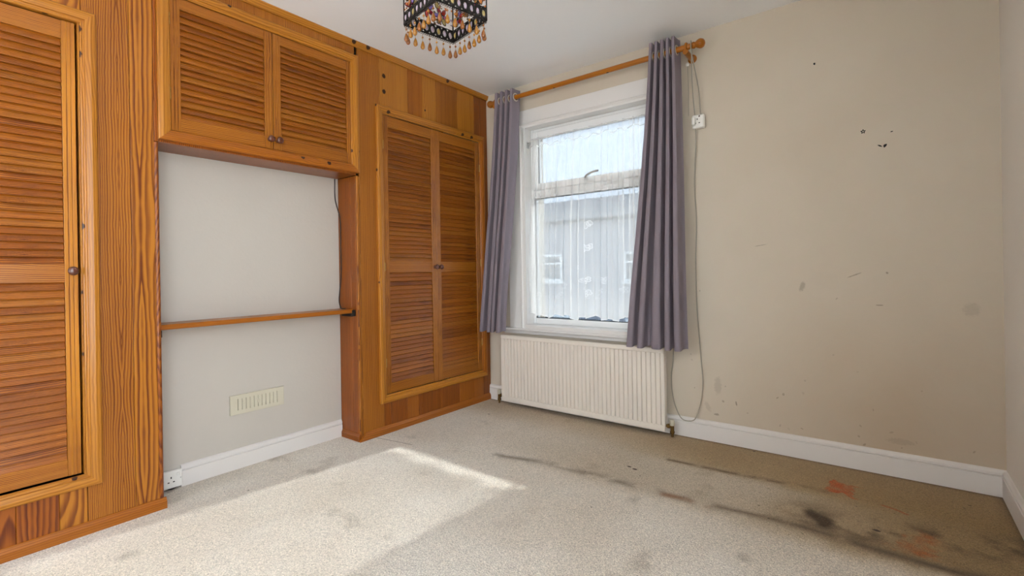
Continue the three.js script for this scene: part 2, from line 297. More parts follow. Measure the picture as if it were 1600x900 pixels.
// ---------------------------------------------------------------- the window
const FZ = -0.07;                                               // room-side face of the frame
{
  const g = structGroup('window_1');
  // painted casing: wide flat boards with a bead on the inner edge
  const y0 = 0.565, x0 = OX0 - 0.02, x1 = OX1 + 0.02, y1 = 2.14, cw = 0.1;
  obj('casing', [span(x0 - cw - 0.03, x1 + cw, y1 + 0.012, y1 + cw + 0.012, 0, 0.014, 0.002), span(x0 - cw - 0.03, x0 - 0.012, y0, y1 + 0.012, 0, 0.014, 0.002), span(x1 + 0.012, x1 + cw, y0, y1 + 0.012, 0, 0.014, 0.002)], M.white, g);
  const bead = [[0, 0], [0, 0.014], [0.003, 0.022], [0.01, 0.026], [0.016, 0.021], [0.02, 0.014], [0.03, 0.012], [0.032, 0]];
  obj('bead', [place(moulding(x1 - x0 + 0.024, bead, true, true, 0, 0), basis([1, 0, 0], [0, -1, 0], [0, 0, 1], [x0 - 0.012, y1 + 0.012, 0])),
    place(moulding(y1 + 0.012 - y0, bead, true, false, 0, 0), basis([0, -1, 0], [1, 0, 0], [0, 0, 1], [x0 - 0.012, y1 + 0.012, 0])),
    place(moulding(y1 + 0.012 - y0, bead, true, false, 0, 0), basis([0, -1, 0], [-1, 0, 0], [0, 0, 1], [x1 + 0.012, y1 + 0.012, 0]))], M.white, g);
  obj('jamb_lining', [span(OX0 - 0.001, OX0 + 0.012, OY0, OY1, FZ - 0.07, 0.012, 0.001), span(OX1 - 0.012, OX1 + 0.001, OY0, OY1, FZ - 0.07, 0.012, 0.001), span(OX0 + 0.012, OX1 - 0.012, OY1 - 0.012, OY1 + 0.001, FZ - 0.07, 0.012, 0.001)], M.white, g);
  obj('window_sill', [span(OX0 - 0.22, OX1 + 0.1, 0.572, 0.592, -0.0, 0.05, 0.006), span(OX0 + 0.012, OX1 - 0.012, 0.572, 0.62, FZ - 0.02, 0.03, 0.004), span(OX0 - 0.2, OX1 + 0.08, 0.548, 0.572, 0, 0.025, 0.003)], M.white, g);
  // uPVC outer frame
  const fx0 = OX0 + 0.012, fx1 = OX1 - 0.012, fy0 = 0.62, fy1 = OY1 - 0.012, ft = 0.028, tr0 = 1.585, tr1 = 1.65;
  const fr = (a, b, c, d, z = FZ, c2 = 0.005) => span(a, b, c, d, z - 0.06, z, c2);
  obj('window_frame', [fr(fx0, fx0 + ft, fy0, fy1), fr(fx1 - ft, fx1, fy0, fy1), fr(fx0 + ft, fx1 - ft, fy1 - ft, fy1), fr(fx0 + ft, fx1 - ft, fy0, fy0 + 0.045), fr(fx0 + ft, fx1 - ft, tr0, tr1)], M.upvc, g);
  // opening top light
  const sx0 = fx0 + ft - 0.004, sx1 = fx1 - ft + 0.004, sy0 = tr1 - 0.006, sy1 = fy1 - ft + 0.004, st = 0.05;
  const c = obj('casement', [fr(sx0, sx0 + st, sy0, sy1, FZ + 0.014), fr(sx1 - st, sx1, sy0, sy1, FZ + 0.014), fr(sx0 + st, sx1 - st, sy1 - st, sy1, FZ + 0.014), fr(sx0 + st, sx1 - st, sy0, sy0 + st, FZ + 0.014)], M.upvc, g);
  obj('pane', span(sx0 + st - 0.004, sx1 - st + 0.004, sy0 + st - 0.004, sy1 - st + 0.004, FZ - 0.03, FZ - 0.026, 0), M.tinted, c);
  obj('gasket', [[sx0 + st, sx1 - st, sy0 + st - 0.001, sy0 + st + 0.002], [sx0 + st, sx0 + st + 0.003, sy0 + st, sy1 - st]].map(([a, b, d, e]) => span(a, b, d, e, FZ - 0.012, FZ + 0.004, 0)), M.gasket, c);
  const hd = obj('handle', [span(0.86, 0.9, 1.668, 1.692, FZ + 0.014, FZ + 0.03, 0.004), tube([[0.88, 1.68, FZ + 0.03], [0.885, 1.688, FZ + 0.045], [0.93, 1.71, FZ + 0.048], [0.985, 1.718, FZ + 0.046]], 0.0075, 30)], M.steel, c);
  void hd;
  obj('pane', span(fx0 + ft - 0.004, fx1 - ft + 0.004, fy0 + 0.041, tr0 + 0.004, FZ - 0.03, FZ - 0.026, 0), M.tinted, g);
  obj('gasket', [span(fx0 + ft, fx1 - ft, fy0 + 0.045, fy0 + 0.05, FZ - 0.025, FZ - 0.006, 0), span(fx0 + ft, fx1 - ft, tr0 - 0.006, tr0, FZ - 0.025, FZ - 0.006, 0), span(fx0 + ft, fx0 + ft + 0.004, fy0 + 0.05, tr0 - 0.006, FZ - 0.025, FZ - 0.006, 0), span(fx1 - ft - 0.004, fx1 - ft, fy0 + 0.05, tr0 - 0.006, FZ - 0.025, FZ - 0.006, 0)], M.gasket, g);
  obj('outer_sill', span(OX0, OX1, 0.56, 0.6, -WT - 0.06, FZ - 0.06, 0.006), M.upvc, g);
}

// ---------------------------------------------------------------- fitted cupboards
const R = rng(2024);
// faceted board on the cupboard front (x = 0): grain upright
function faceBoard(parent, z0, z1, y0, y1, mat, x1 = 0, th = 0.018) {
  return obj('board', span(x1 - th, x1, y0, y1, z0 + 0.0004, z1 - 0.0004, 0.0016, 'y', R() * 3, R() * 2), mat, parent);
}
const FRAME = [[0, 0], [0, 0.016], [0.004, 0.02], [0.018, 0.0225], [0.036, 0.019], [0.038, 0.012], [0.042, 0.011], [0.046, 0.011], [0.05, 0.007], [0.05, 0]];
// four mitred architrave pieces round a door opening; outer rectangle given
function architrave(parent, z0, z1, y0, y1, mats = [M.plain, M.plain, M.plain, M.plain]) {
  const go = (len, ex, ey, o, m) => obj('frame', place(moulding(len, FRAME, true, true, R() * 3, R() * 2), basis(ex, ey, [1, 0, 0], o)), m, parent);
  const g = [
    go(z1 - z0, [0, 0, -1], [0, -1, 0], [0, y1, z1], mats[0]),
    go(z1 - z0, [0, 0, 1], [0, 1, 0], [0, y0, z0], mats[1]),
    go(y1 - y0, [0, 1, 0], [0, 0, -1], [0, y0, z1], mats[2]),
    go(y1 - y0, [0, -1, 0], [0, 0, 1], [0, y1, z0], mats[3])];
  return g;
}
const knobGeo = lathe([[0, 0], [0.011, 0], [0.0115, 0.003], [0.007, 0.007], [0.0065, 0.012], [0.012, 0.017], [0.0168, 0.023], [0.0175, 0.028], [0.015, 0.033], [0.009, 0.036], [0, 0.0365]], 28).rotateZ(-Math.PI / 2);
const hingeGeo = mergeGeometries([cyl(0.0042, 0.0042, 0.016, 10).toNonIndexed().translate(0, -0.0175, 0), cyl(0.0042, 0.0042, 0.016, 10).toNonIndexed(), cyl(0.0042, 0.0042, 0.016, 10).toNonIndexed().translate(0, 0.0175, 0), cyl(0.0026, 0.0026, 0.058, 8).toNonIndexed()]);
// slats: shared shapes, a few grain offsets per length
const slatCache = new Map();
function slatGeo(len, k) {
  const key = len.toFixed(3) + '/' + k;
  if (!slatCache.has(key)) slatCache.set(key, cbox(0.0065, 0.034, len, 0.0016, 'z', k * 0.37 + 0.11, k * 0.061).rotateZ(0.4));   // lower edge leans into the room
  return slatCache.get(key);
}
function louvreDoor(parent, z0, z1, y0, y1, { mids = [], knob, hinge, xf = 0.003, sw = 0.04, top = 0.072, bot = 0.066, pitch = 0.029, stileMat = M.straight, railMat = M.straight, hinges = [] }) {
  const door = obj('door', span(xf - 0.03, xf - 0.026, y0 + 0.002, y1 - 0.002, z0 + 0.002, z1 - 0.002, 0, 'y'), M.straightDeep, parent);
  for (const [a, b] of [[z0, z0 + sw], [z1 - sw, z1]]) {
    const ou = R() * 3, ov = R() * 2;
    obj('stile', [span(xf - 0.026, xf - 0.002, y0, y1, a, b, 0.001, 'y', ou, ov), span(xf - 0.0022, xf, y0, y1, a, a + sw * 0.3, 0.0008, 'y', ou, ov), span(xf - 0.0022, xf, y0, y1, a + sw * 0.36, a + sw * 0.62, 0.0008, 'y', ou, ov), span(xf - 0.0022, xf, y0, y1, a + sw * 0.68, b, 0.0008, 'y', ou, ov)], stileMat, door);
  }
  const rails = [[y0, y0 + bot], ...mids.map((m) => [m - 0.036, m + 0.036]), [y1 - top, y1]];
  for (const [a, b] of rails) obj('rail', span(xf - 0.024, xf - 0.003, a, b, z0 + sw, z1 - sw, 0.001, 'z', R() * 3, R() * 2), railMat, door);
  const len = z1 - z0 - 2 * sw - 0.001;
  for (let i = 0; i + 1 < rails.length; i++) {
    const lo = rails[i][1], hi = rails[i + 1][0], n = Math.round((hi - lo) / pitch), p = (hi - lo) / n;
    for (let k = 0; k < n; k++) obj('slat', slatGeo(len, Math.floor(R() * 9)), M.slats[Math.floor(R() * M.slats.length)], door, [xf - 0.0125, lo + p * (k + 0.5), (z0 + z1) / 2]);
  }
  if (knob) obj('knob', knobGeo, M.knob, door, [xf, knob[1], knob[0]]);
  for (const y of hinges) obj('hinge', hingeGeo, M.brass, door, [xf + 0.003, y, hinge]);
  return door;
}
const CARC = -0.16;                                               // cupboards are as deep as the recess, shallow carcass behind
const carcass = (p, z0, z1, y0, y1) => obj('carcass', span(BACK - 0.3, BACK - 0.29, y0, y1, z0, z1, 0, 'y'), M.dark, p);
function baseStrip(parent, z0, z1, mitre0 = false) {
  return obj('base_strip', place(moulding(z1 - z0, [[0, 0], [0, 0.014], [0.03, 0.014], [0.046, 0.004], [0.048, 0]], false, mitre0, R() * 3, R()), basis([0, 0, 1], [0, 1, 0], [1, 0, 0], [0.0003, 0.0, z0])), M.plainDeep, parent);
}

// right wardrobe, by the window
{
  const g = thing('fitted_wardrobe', 'fitted pine wardrobe with two louvred doors between the recess and the window', 'wardrobe', [0, 0, 0]);
  const C = 1.235, full = [[0.0, 0.086, M.straightDeep], [1.055, C - 0.0195, M.straight]];
  carcass(g, 0.01, C - 0.02, 0.01, H);
  for (const [a, b, m] of full) faceBoard(g, a, b, 0, H - 0.0005, m);
  const mids = [[0.086, 0.155, M.straightDeep], [0.155, 0.34, M.plain], [0.34, 0.56, M.straight], [0.56, 0.69, M.plain], [0.69, 0.82, M.straightPale], [0.82, 1.055, M.plain]];
  for (const [a, b, m] of mids) { faceBoard(g, a, b, 2.075, H - 0.0005, m); }
  for (const [a, b] of [[0.086, 0.2], [0.2, 0.36], [0.36, 0.553], [0.553, 0.736], [0.736, 0.765], [0.765, 0.866], [0.866, 0.998], [0.998, 1.055]]) faceBoard(g, a, b, 0, 0.235, R() < 0.5 ? M.straightDeep : M.plainDeep);
  // return side in the recess: two boards
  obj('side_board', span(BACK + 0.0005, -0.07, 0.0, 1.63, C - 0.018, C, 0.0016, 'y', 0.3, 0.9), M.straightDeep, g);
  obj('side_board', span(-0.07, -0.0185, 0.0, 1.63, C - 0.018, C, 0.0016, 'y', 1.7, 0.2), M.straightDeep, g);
  obj('corner_bead', span(-0.018, 0.0005, 0.0, 1.63, C - 0.0195, C + 0.001, 0.004, 'y', 0.5, 0.4), M.straight, g);
  baseStrip(g, 0.002, C + 0.012, true);
  obj('base_strip', place(moulding(0.2, [[0, 0], [0, 0.012], [0.03, 0.012], [0.046, 0.004], [0.048, 0]], false, false, 0.2, 0.3), basis([1, 0, 0], [0, 1, 0], [0, 0, 1], [BACK + 0.0005, 0, C + 0.0003])), M.straightDeep, g);
  architrave(g, 0.055, 1.09, 0.197, 2.105, [M.plain, M.plain, M.plain, M.plainDeep]);
  const y0 = 0.25, y1 = 2.052, z0 = 0.108, z1 = 1.037, zm = 0.578;
  louvreDoor(g, zm + 0.0015, z1, y0, y1, { mids: [1.068], knob: [zm + 0.022, 1.068], hinge: z1 + 0.002, hinges: [0.45, 1.07, 1.86], stileMat: M.straight });
  louvreDoor(g, z0, zm - 0.0015, y0, y1, { mids: [1.068], knob: [zm - 0.022, 1.068], hinge: z0 - 0.002, hinges: [0.47, 1.1, 1.85], stileMat: M.straight });
}
// left wardrobe, at the picture's left edge
{
  const Z0 = 2.258, Z1 = 3.2, g = thing('fitted_wardrobe', 'fitted pine wardrobe with one tall louvred door left of the recess', 'wardrobe', [0, 0, 0]);
  carcass(g, Z0 + 0.02, Z1, 0.01, H);
  faceBoard(g, Z0 + 0.014, 2.357, 0, H - 0.0005, M.bold); faceBoard(g, 2.357, 2.516, 0, H - 0.0005, M.straight);
  for (const [a, b, m] of [[2.516, 2.6, M.bold], [2.6, 2.72, M.straightDeep], [2.72, 2.86, M.bold], [2.86, 3.02, M.straight], [3.02, 3.075, M.straightDeep]]) { faceBoard(g, a, b, 2.06, H - 0.0005, m); faceBoard(g, a, b, 0, 0.235, a > 2.55 ? M.boldDeep : M.bold); }
  faceBoard(g, 3.075, Z1, 0, H - 0.0005, M.straight);
  faceBoard(g, 2.257, 2.272, 1.632, H - 0.0005, M.straightDeep);
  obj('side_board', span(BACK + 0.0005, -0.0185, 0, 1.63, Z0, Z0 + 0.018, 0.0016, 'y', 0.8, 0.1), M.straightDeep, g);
  obj('corner_bead', lathe([[0, 0], [0.009, 0.0005], [0.0095, 0.003], [0.0095, 1.627], [0.009, 1.6295], [0, 1.63]], 16), M.straightDeep, g, [-0.006, 0, Z0 + 0.0065]);
  obj('end_panel', span(-0.5, -0.0185, 0, H - 0.0005, Z1 - 0.018, Z1, 0.0016, 'y', 1.8, 0.1), M.straight, g);
  baseStrip(g, Z0 - 0.01, Z1);
  architrave(g, 2.47, 3.12, 0.192, 2.105, [M.plain, M.plain, M.plain, M.plain]);
  obj('frame_lip', [span(-0.03, 0.006, 0.2425, 2.0545, 2.5205, 2.5255, 0.001, 'y', 0.3, 0.1), span(-0.03, 0.006, 2.0545, 2.0595, 2.5205, 3.07, 0.001, 'z', 0.3, 0.1)], M.plain, g);
  louvreDoor(g, 2.5325, 3.064, 0.248, 2.05, { mids: [1.05], knob: [2.552, 1.058], hinge: 3.066, hinges: [0.45, 1.86], stileMat: M.flame, xf: -0.004 });
}
// cupboard over the recess
{
  const g = thing('overhead_cupboard', 'pine overhead cupboard with two louvred doors spanning the recess', 'cupboard', [0, 0, 0]);
  const z0 = 1.2365, z1 = 2.2565, yb = 1.632;
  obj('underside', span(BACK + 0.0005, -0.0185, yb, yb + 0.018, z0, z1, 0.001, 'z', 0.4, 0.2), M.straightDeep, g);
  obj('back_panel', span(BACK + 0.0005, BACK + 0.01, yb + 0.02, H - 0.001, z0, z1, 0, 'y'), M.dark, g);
  faceBoard(g, z0, z1, 2.315, H - 0.0005, M.straight); faceBoard(g, z0, z1, yb, 1.69, M.straightDeep);
  faceBoard(g, z0, 1.253, 1.69, 2.315, M.straight); faceBoard(g, 2.213, z1, 1.69, 2.315, M.straight);
  architrave(g, 1.222, 2.258, 1.643, 2.362, [M.plain, M.plainDeep, M.plain, M.plain]);
  const a = 1.255, b = 2.206, m = 1.741;
  louvreDoor(g, m + 0.002, b, 1.695, 2.31, { knob: [m + 0.022, 1.742], hinge: b + 0.004, hinges: [1.86, 2.2], top: 0.05, bot: 0.06 });
  louvreDoor(g, a, m - 0.002, 1.695, 2.31, { knob: [m - 0.022, 1.742], hinge: a - 0.004, hinges: [1.8, 2.2], top: 0.05, bot: 0.06 });
}
// shelf across the recess
{
  const g = thing('shelf', 'narrow pine shelf across the white recess', 'shelf', [0, 0, 0]);
  obj('board', span(BACK + 0.0005, -0.055, 0.785, 0.809, 1.236, 2.2565, 0.004, 'z', 0.6, 0.15), M.plainDeep, g);
  obj('batten', span(BACK + 0.001, -0.05, 0.752, 0.785, 2.238, 2.2565, 0.002, 'x'), M.dark, g);
  obj('batten', span(BACK + 0.04, -0.05, 0.765, 0.785, 1.236, 1.252, 0.002, 'x'), M.dark, g);
  obj('bracket', [span(-0.05, -0.028, 0.768, 0.806, 1.2365, 1.25, 0.003, 'y')], M.dark, g);
}

// ---------------------------------------------------------------- recess fittings
{ // wall vent with sliding shutter
  const x = BACK, g = thing('air_vent', 'cream slotted hit-and-miss air vent on the recess wall', 'vent', [x, 0.289, 1.755]);
  const w = 0.285, h = 0.1, s = new THREE.Shape(); s.moveTo(-w / 2, 0); s.lineTo(w / 2, 0); s.lineTo(w / 2, h); s.lineTo(-w / 2, h); s.closePath();
  const slots = 11, p0 = -0.105, dp = 0.021;
  for (let k = 0; k < slots; k++) { if (k === 5) continue; const c = p0 + k * dp, q = new THREE.Path(); q.moveTo(c - 0.003, 0.018); q.lineTo(c + 0.003, 0.018); q.lineTo(c + 0.003, 0.082); q.lineTo(c - 0.003, 0.082); q.closePath(); s.holes.push(q); }
  for (const [a, b] of [[0.018, 0.04], [0.06, 0.082]]) { const q = new THREE.Path(); q.moveTo(-0.003, a); q.lineTo(0.003, a); q.lineTo(0.003, b); q.lineTo(-0.003, b); q.closePath(); s.holes.push(q); }
  const plate = new THREE.ExtrudeGeometry(s, { depth: 0.006, bevelEnabled: true, bevelSize: 0.002, bevelThickness: 0.002, bevelSegments: 2 }).rotateY(Math.PI / 2).translate(0.003, 0, 0);
  obj('plate', plate, M.ivory, g);
  obj('shutter', span(0.0005, 0.002, 0.01, 0.09, -0.13, 0.13, 0), new THREE.MeshStandardMaterial({ color: 0x5d5748, roughness: 0.7 }), g);
  obj('slider', span(0.011, 0.017, 0.042, 0.058, -0.006, 0.006, 0.002), M.ivory, g);
}
function socketFace(g, w, h, depth) {                               // three-pin outlet with switch, face towards +x in the group's own axes
  obj('back_box', span(0, depth - 0.006, 0.003, h - 0.003, -w / 2 + 0.003, w / 2 - 0.003, 0.003), M.plastic, g);
  obj('plate', span(depth - 0.006, depth, 0, h, -w / 2, w / 2, 0.003), M.plastic, g);
  const d = depth + 0.0004, pin = (y, z, a, b) => span(d - 0.001, d, y - b / 2, y + b / 2, z - a / 2, z + a / 2, 0);
  obj('pin_holes', [pin(h * 0.62, 0.004, 0.005, 0.009), pin(h * 0.36, 0.015, 0.008, 0.005), pin(h * 0.36, -0.007, 0.008, 0.005)], M.dark, g);
  obj('switch', span(depth - 0.001, depth + 0.005, h * 0.66, h * 0.86, -w * 0.36, -w * 0.2, 0.002), M.plastic, g);
  obj('screw', [pin(h * 0.5, w * 0.42, 0.005, 0.005), pin(h * 0.5, -w * 0.42, 0.005, 0.005)], M.steel, g);
}
{
  const g = thing('wall_socket', 'white single plug socket at the end of the recess skirting', 'socket', [BACK, 0.012, 2.172]);
  socketFace(g, 0.086, 0.082, 0.03);
  const c = obj('cable', tube([[0.012, 0.006, 0.02], [0.014, -0.002, 0.015], [0.024, -0.004, 0.0], [0.016, -0.002, -0.02], [0.02, 0.004, -0.035]], 0.004, 24), M.blackCable, g); void c;
}
tag(obj('aerial_cable', tube([[-0.192, 1.629, 1.262], [-0.19, 1.5, 1.262], [-0.17, 1.38, 1.244], [-0.168, 1.2, 1.243], [-0.168, 1.02, 1.243], [-0.185, 0.92, 1.243], [-0.182, 0.86, 1.25], [-0.15, 0.822, 1.262], [-0.125, 0.8135, 1.27], [-0.1, 0.8135, 1.262]], 0.0035, 90), M.blackCable), 'thin dark cable hanging down the recess corner to the shelf', 'cable');

// ---------------------------------------------------------------- radiator
{
  const x0 = 0.19, x1 = 1.475, y0 = 0.03, y1 = 0.54, zf = 0.1, g = thing('radiator', 'cream ribbed panel radiator under the window', 'radiator', [0, 0, 0]);
  const n = 41, s = new THREE.Shape(), pw = (x1 - x0 - 0.03) / n, xs = x0 + 0.015;
  s.moveTo(x0, 0.086); s.lineTo(x0, zf - 0.004); s.lineTo(x0 + 0.004, zf); s.lineTo(xs, zf);
  for (let k = 0; k < n; k++) { const a = xs + k * pw; s.lineTo(a + pw * 0.6, zf); s.lineTo(a + pw * 0.72, zf - 0.011); s.lineTo(a + pw * 0.88, zf - 0.011); s.lineTo(a + pw, zf); }
  s.lineTo(x1 - 0.004, zf); s.lineTo(x1, zf - 0.004); s.lineTo(x1, 0.086); s.closePath();
  const ribs = new THREE.ExtrudeGeometry(s, { depth: y1 - y0 - 0.07, bevelEnabled: false }).rotateX(Math.PI / 2).translate(0, y1 - 0.03, 0);
  const fix = (q) => { q.deleteAttribute('uv'); return q.index ? q.toNonIndexed() : q; };
  ribs.scale(1, 1, 1);
  obj('panel', [fix(ribs), fix(span(x0, x1, y0, y0 + 0.04, 0.084, zf, 0.004)), fix(span(x0, x1, y1 - 0.03, y1, 0.084, zf, 0.004))], M.radiator, g);
  obj('back_panel', [fix(span(x0 + 0.005, x1 - 0.002, y0 + 0.01, y1 - 0.006, 0.05, 0.06, 0.003)), fix(span(x1 - 0.006, x1 - 0.002, y0 + 0.012, y1 - 0.008, 0.06, 0.0835, 0.001))], M.radiator, g);
  obj('wall_bracket', [span(x0 + 0.2, x0 + 0.23, y0 + 0.05, y1 - 0.05, 0.016, 0.05, 0.002), span(x1 - 0.23, x1 - 0.2, y0 + 0.05, y1 - 0.05, 0.016, 0.05, 0.002)], M.radiator, g);
  for (const [x, s2] of [[x0 - 0.045, 1], [x1 + 0.035, -1]]) {
    const v = obj('valve', [cyl(0.011, 0.011, 0.05).translate(x, 0.045, 0.07), cyl(0.0075, 0.0075, 0.03).translate(x, 0.015, 0.07), cyl(0.014, 0.014, 0.012, 6).translate(x, 0.028, 0.07), cyl(0.009, 0.009, 0.05).rotateZ(Math.PI / 2).translate(x + s2 * 0.025, 0.062, 0.07), cyl(0.014, 0.014, 0.014, 6).rotateZ(Math.PI / 2).translate(x + s2 * 0.022, 0.062, 0.07)], M.oldBrass, g);
    obj('valve_cap', lathe([[0, 0.035], [0.012, 0.034], [0.0145, 0.03], [0.015, 0.0], [0, 0]]).translate(x, 0.07, 0.07), M.ivory, v);
  }
}

// ---------------------------------------------------------------- curtain pole and curtains
const PY = 2.328, PZ = 0.11;
{
  const g = thing('curtain_pole', 'wooden curtain pole with ball finials above the window', 'curtain pole', [0, 0, 0]);
  const along = (q) => q.rotateZ(Math.PI / 2);
  const pole = metreUV(along(cyl(0.0165, 0.0165, 1.55, 24)), (x, y, z) => [x, Math.atan2(y, z) * 0.02]).translate(0.93, PY, PZ);
  obj('pole', pole, M.pole, g);
  const ball = lathe([[0, 0], [0.0175, 0], [0.019, 0.004], [0.019, 0.01], [0.012, 0.014], [0.014, 0.018], [0.022, 0.026], [0.0275, 0.04], [0.0275, 0.05], [0.022, 0.062], [0.012, 0.069], [0, 0.071]], 28);
  metreUV(ball, (x, y, z) => [y, Math.atan2(x, z) * 0.03]);
  obj('finial', ball.clone().rotateZ(-Math.PI / 2).translate(1.68, PY, PZ), M.pole, g);
  obj('finial', ball.clone().rotateZ(Math.PI / 2).translate(0.18, PY, PZ), M.pole, g);
  for (const x of [1.645, 0.192]) obj('bracket', [cyl(0.0155, 0.0155, 0.135, 20).rotateX(Math.PI / 2).translate(x, PY - 0.034, 0.0675), new THREE.TorusGeometry(0.0215, 0.0065, 10, 24).rotateY(Math.PI / 2).translate(x, PY, PZ), lathe([[0, 0], [0.026, 0], [0.026, 0.006], [0.018, 0.012], [0, 0.012]]).rotateX(Math.PI / 2).translate(x, PY - 0.034, 0.0)], M.pole, g);
}
M.curtain = new THREE.MeshPhysicalMaterial({ color: 0x8a7f88, roughness: 0.85, sheen: 0.2, sheenRoughness: 0.5, sheenColor: new THREE.Color(0xbcb4bc), side: THREE.DoubleSide, transmission: 0.06,
  bumpMap: dataTex(128, 128, (i, j, o) => { o[0] = o[1] = o[2] = 128 + 60 * Math.sin(i * Math.PI / 2) * Math.sin(j * Math.PI / 2) + 50 * (hash(i, j, 2) - 0.5); }, false), bumpScale: 0.0004 });
M.curtain.bumpMap.repeat.set(20, 20);
M.eyelet = new THREE.MeshStandardMaterial({ color: 0xd8cdb8, metalness: 0.35, roughness: 0.4 });
function curtain(label, { top, bot, n, phase, yTop, yBot, seed, zBot, ampBot, sway = 0 }) {
  const g = thing('curtain', label, 'curtain', [0, 0, 0], 'eyelet curtains');
  const nu = n * 28, nv = 60, pos = [], uv = [], idx = [], r = rng(seed), jit = Array.from({ length: Math.ceil(n) + 2 }, () => r() - 0.5);
  const folds = (u) => Math.sin(Math.PI * u) * (0.045 * Math.sin(5.2 * u + seed) + 0.035 * Math.sin(11.3 * u + seed * 2));
  const at = (u, v, off) => {
    const uu = u, w2 = u + v * folds(u), a = 2 * Math.PI * n * w2 + phase, amp = lerp(0.042, ampBot, ss(0, 1, v)) * (1 + 0.35 * v * jit[Math.floor(n * u)]);
    const bend = Math.pow(v, 1.5), x = lerp(lerp(top[0], top[1], u), lerp(bot[0], bot[1], uu), lerp(v, bend, 0.35)) + sway * Math.sin(v * 3) + 0.006 * Math.sin(2 * a) * (0.5 + v);
    const ripple = 0.004 * v * vn(u * 9, v * 5, seed), zc = lerp(PZ, zBot, ss(0.1, 1, v));
    const c = 1 - 2 * Math.pow(Math.sin(a / 2) ** 2, lerp(2.6, 1.15, v)), z = zc + amp * c + ripple + off;
    return [x, lerp(yTop, yBot, v) - (v > 0.98 ? 0.004 * c : 0), z];
  };
  for (let j = 0; j <= nv; j++) for (let i = 0; i <= nu; i++) { const p = at(i / nu, j / nv, 0); pos.push(...p); uv.push(i / nu * 0.9, 1.9 - j / nv * 1.9); }
  for (let j = 0; j < nv; j++) for (let i = 0; i < nu; i++) { const a = j * (nu + 1) + i, b = a + 1, c = a + nu + 1, d = c + 1; idx.push(a, c, b, b, c, d); }
  const geo = new THREE.BufferGeometry(); geo.setAttribute('position', new THREE.Float32BufferAttribute(pos, 3)); geo.setAttribute('uv', new THREE.Float32BufferAttribute(uv, 2)); geo.setIndex(idx); geo.computeVertexNormals();
  obj('fabric', geo, M.curtain, g);
  // eyelets where the fabric crosses the pole
  const vr = (yTop - PY) / (yTop - yBot);
  for (let k = 0; k < 2 * n; k++) {
    const cross = 2 * Math.asin(Math.sqrt(Math.pow(0.5, 1 / lerp(2.6, 1.15, vr)))), u = (2 * Math.PI * (Math.floor(k / 2) + 1) + (k % 2 ? cross : -cross) - phase) / (2 * Math.PI * n); if (u < 0 || u > 1) continue;
    const p = at(u, vr, 0), q = at(Math.min(1, u + 0.004), vr, 0), o = at(Math.max(0, u - 0.004), vr, 0), ang = Math.atan2(q[2] - o[2], q[0] - o[0]);
    obj('eyelet', new THREE.TorusGeometry(0.0265, 0.0042, 8, 28), M.eyelet, g, [p[0], PY, PZ]).rotation.y = -ang;
  }
  return g;
}
curtain('grey-purple eyelet curtain drawn to the left of the window, by the wardrobe', { top: [0.2, 0.395], bot: [0.05, 0.262], n: 4, phase: Math.PI, yTop: 2.385, yBot: 0.57, seed: 3, zBot: 0.165, ampBot: 0.034 });
curtain('wider grey-purple eyelet curtain drawn to the right of the window, over the radiator end', { top: [1.425, 1.595], bot: [1.255, 1.635], n: 5, phase: Math.PI, yTop: 2.4, yBot: 0.552, seed: 8, zBot: 0.17, ampBot: 0.04 });

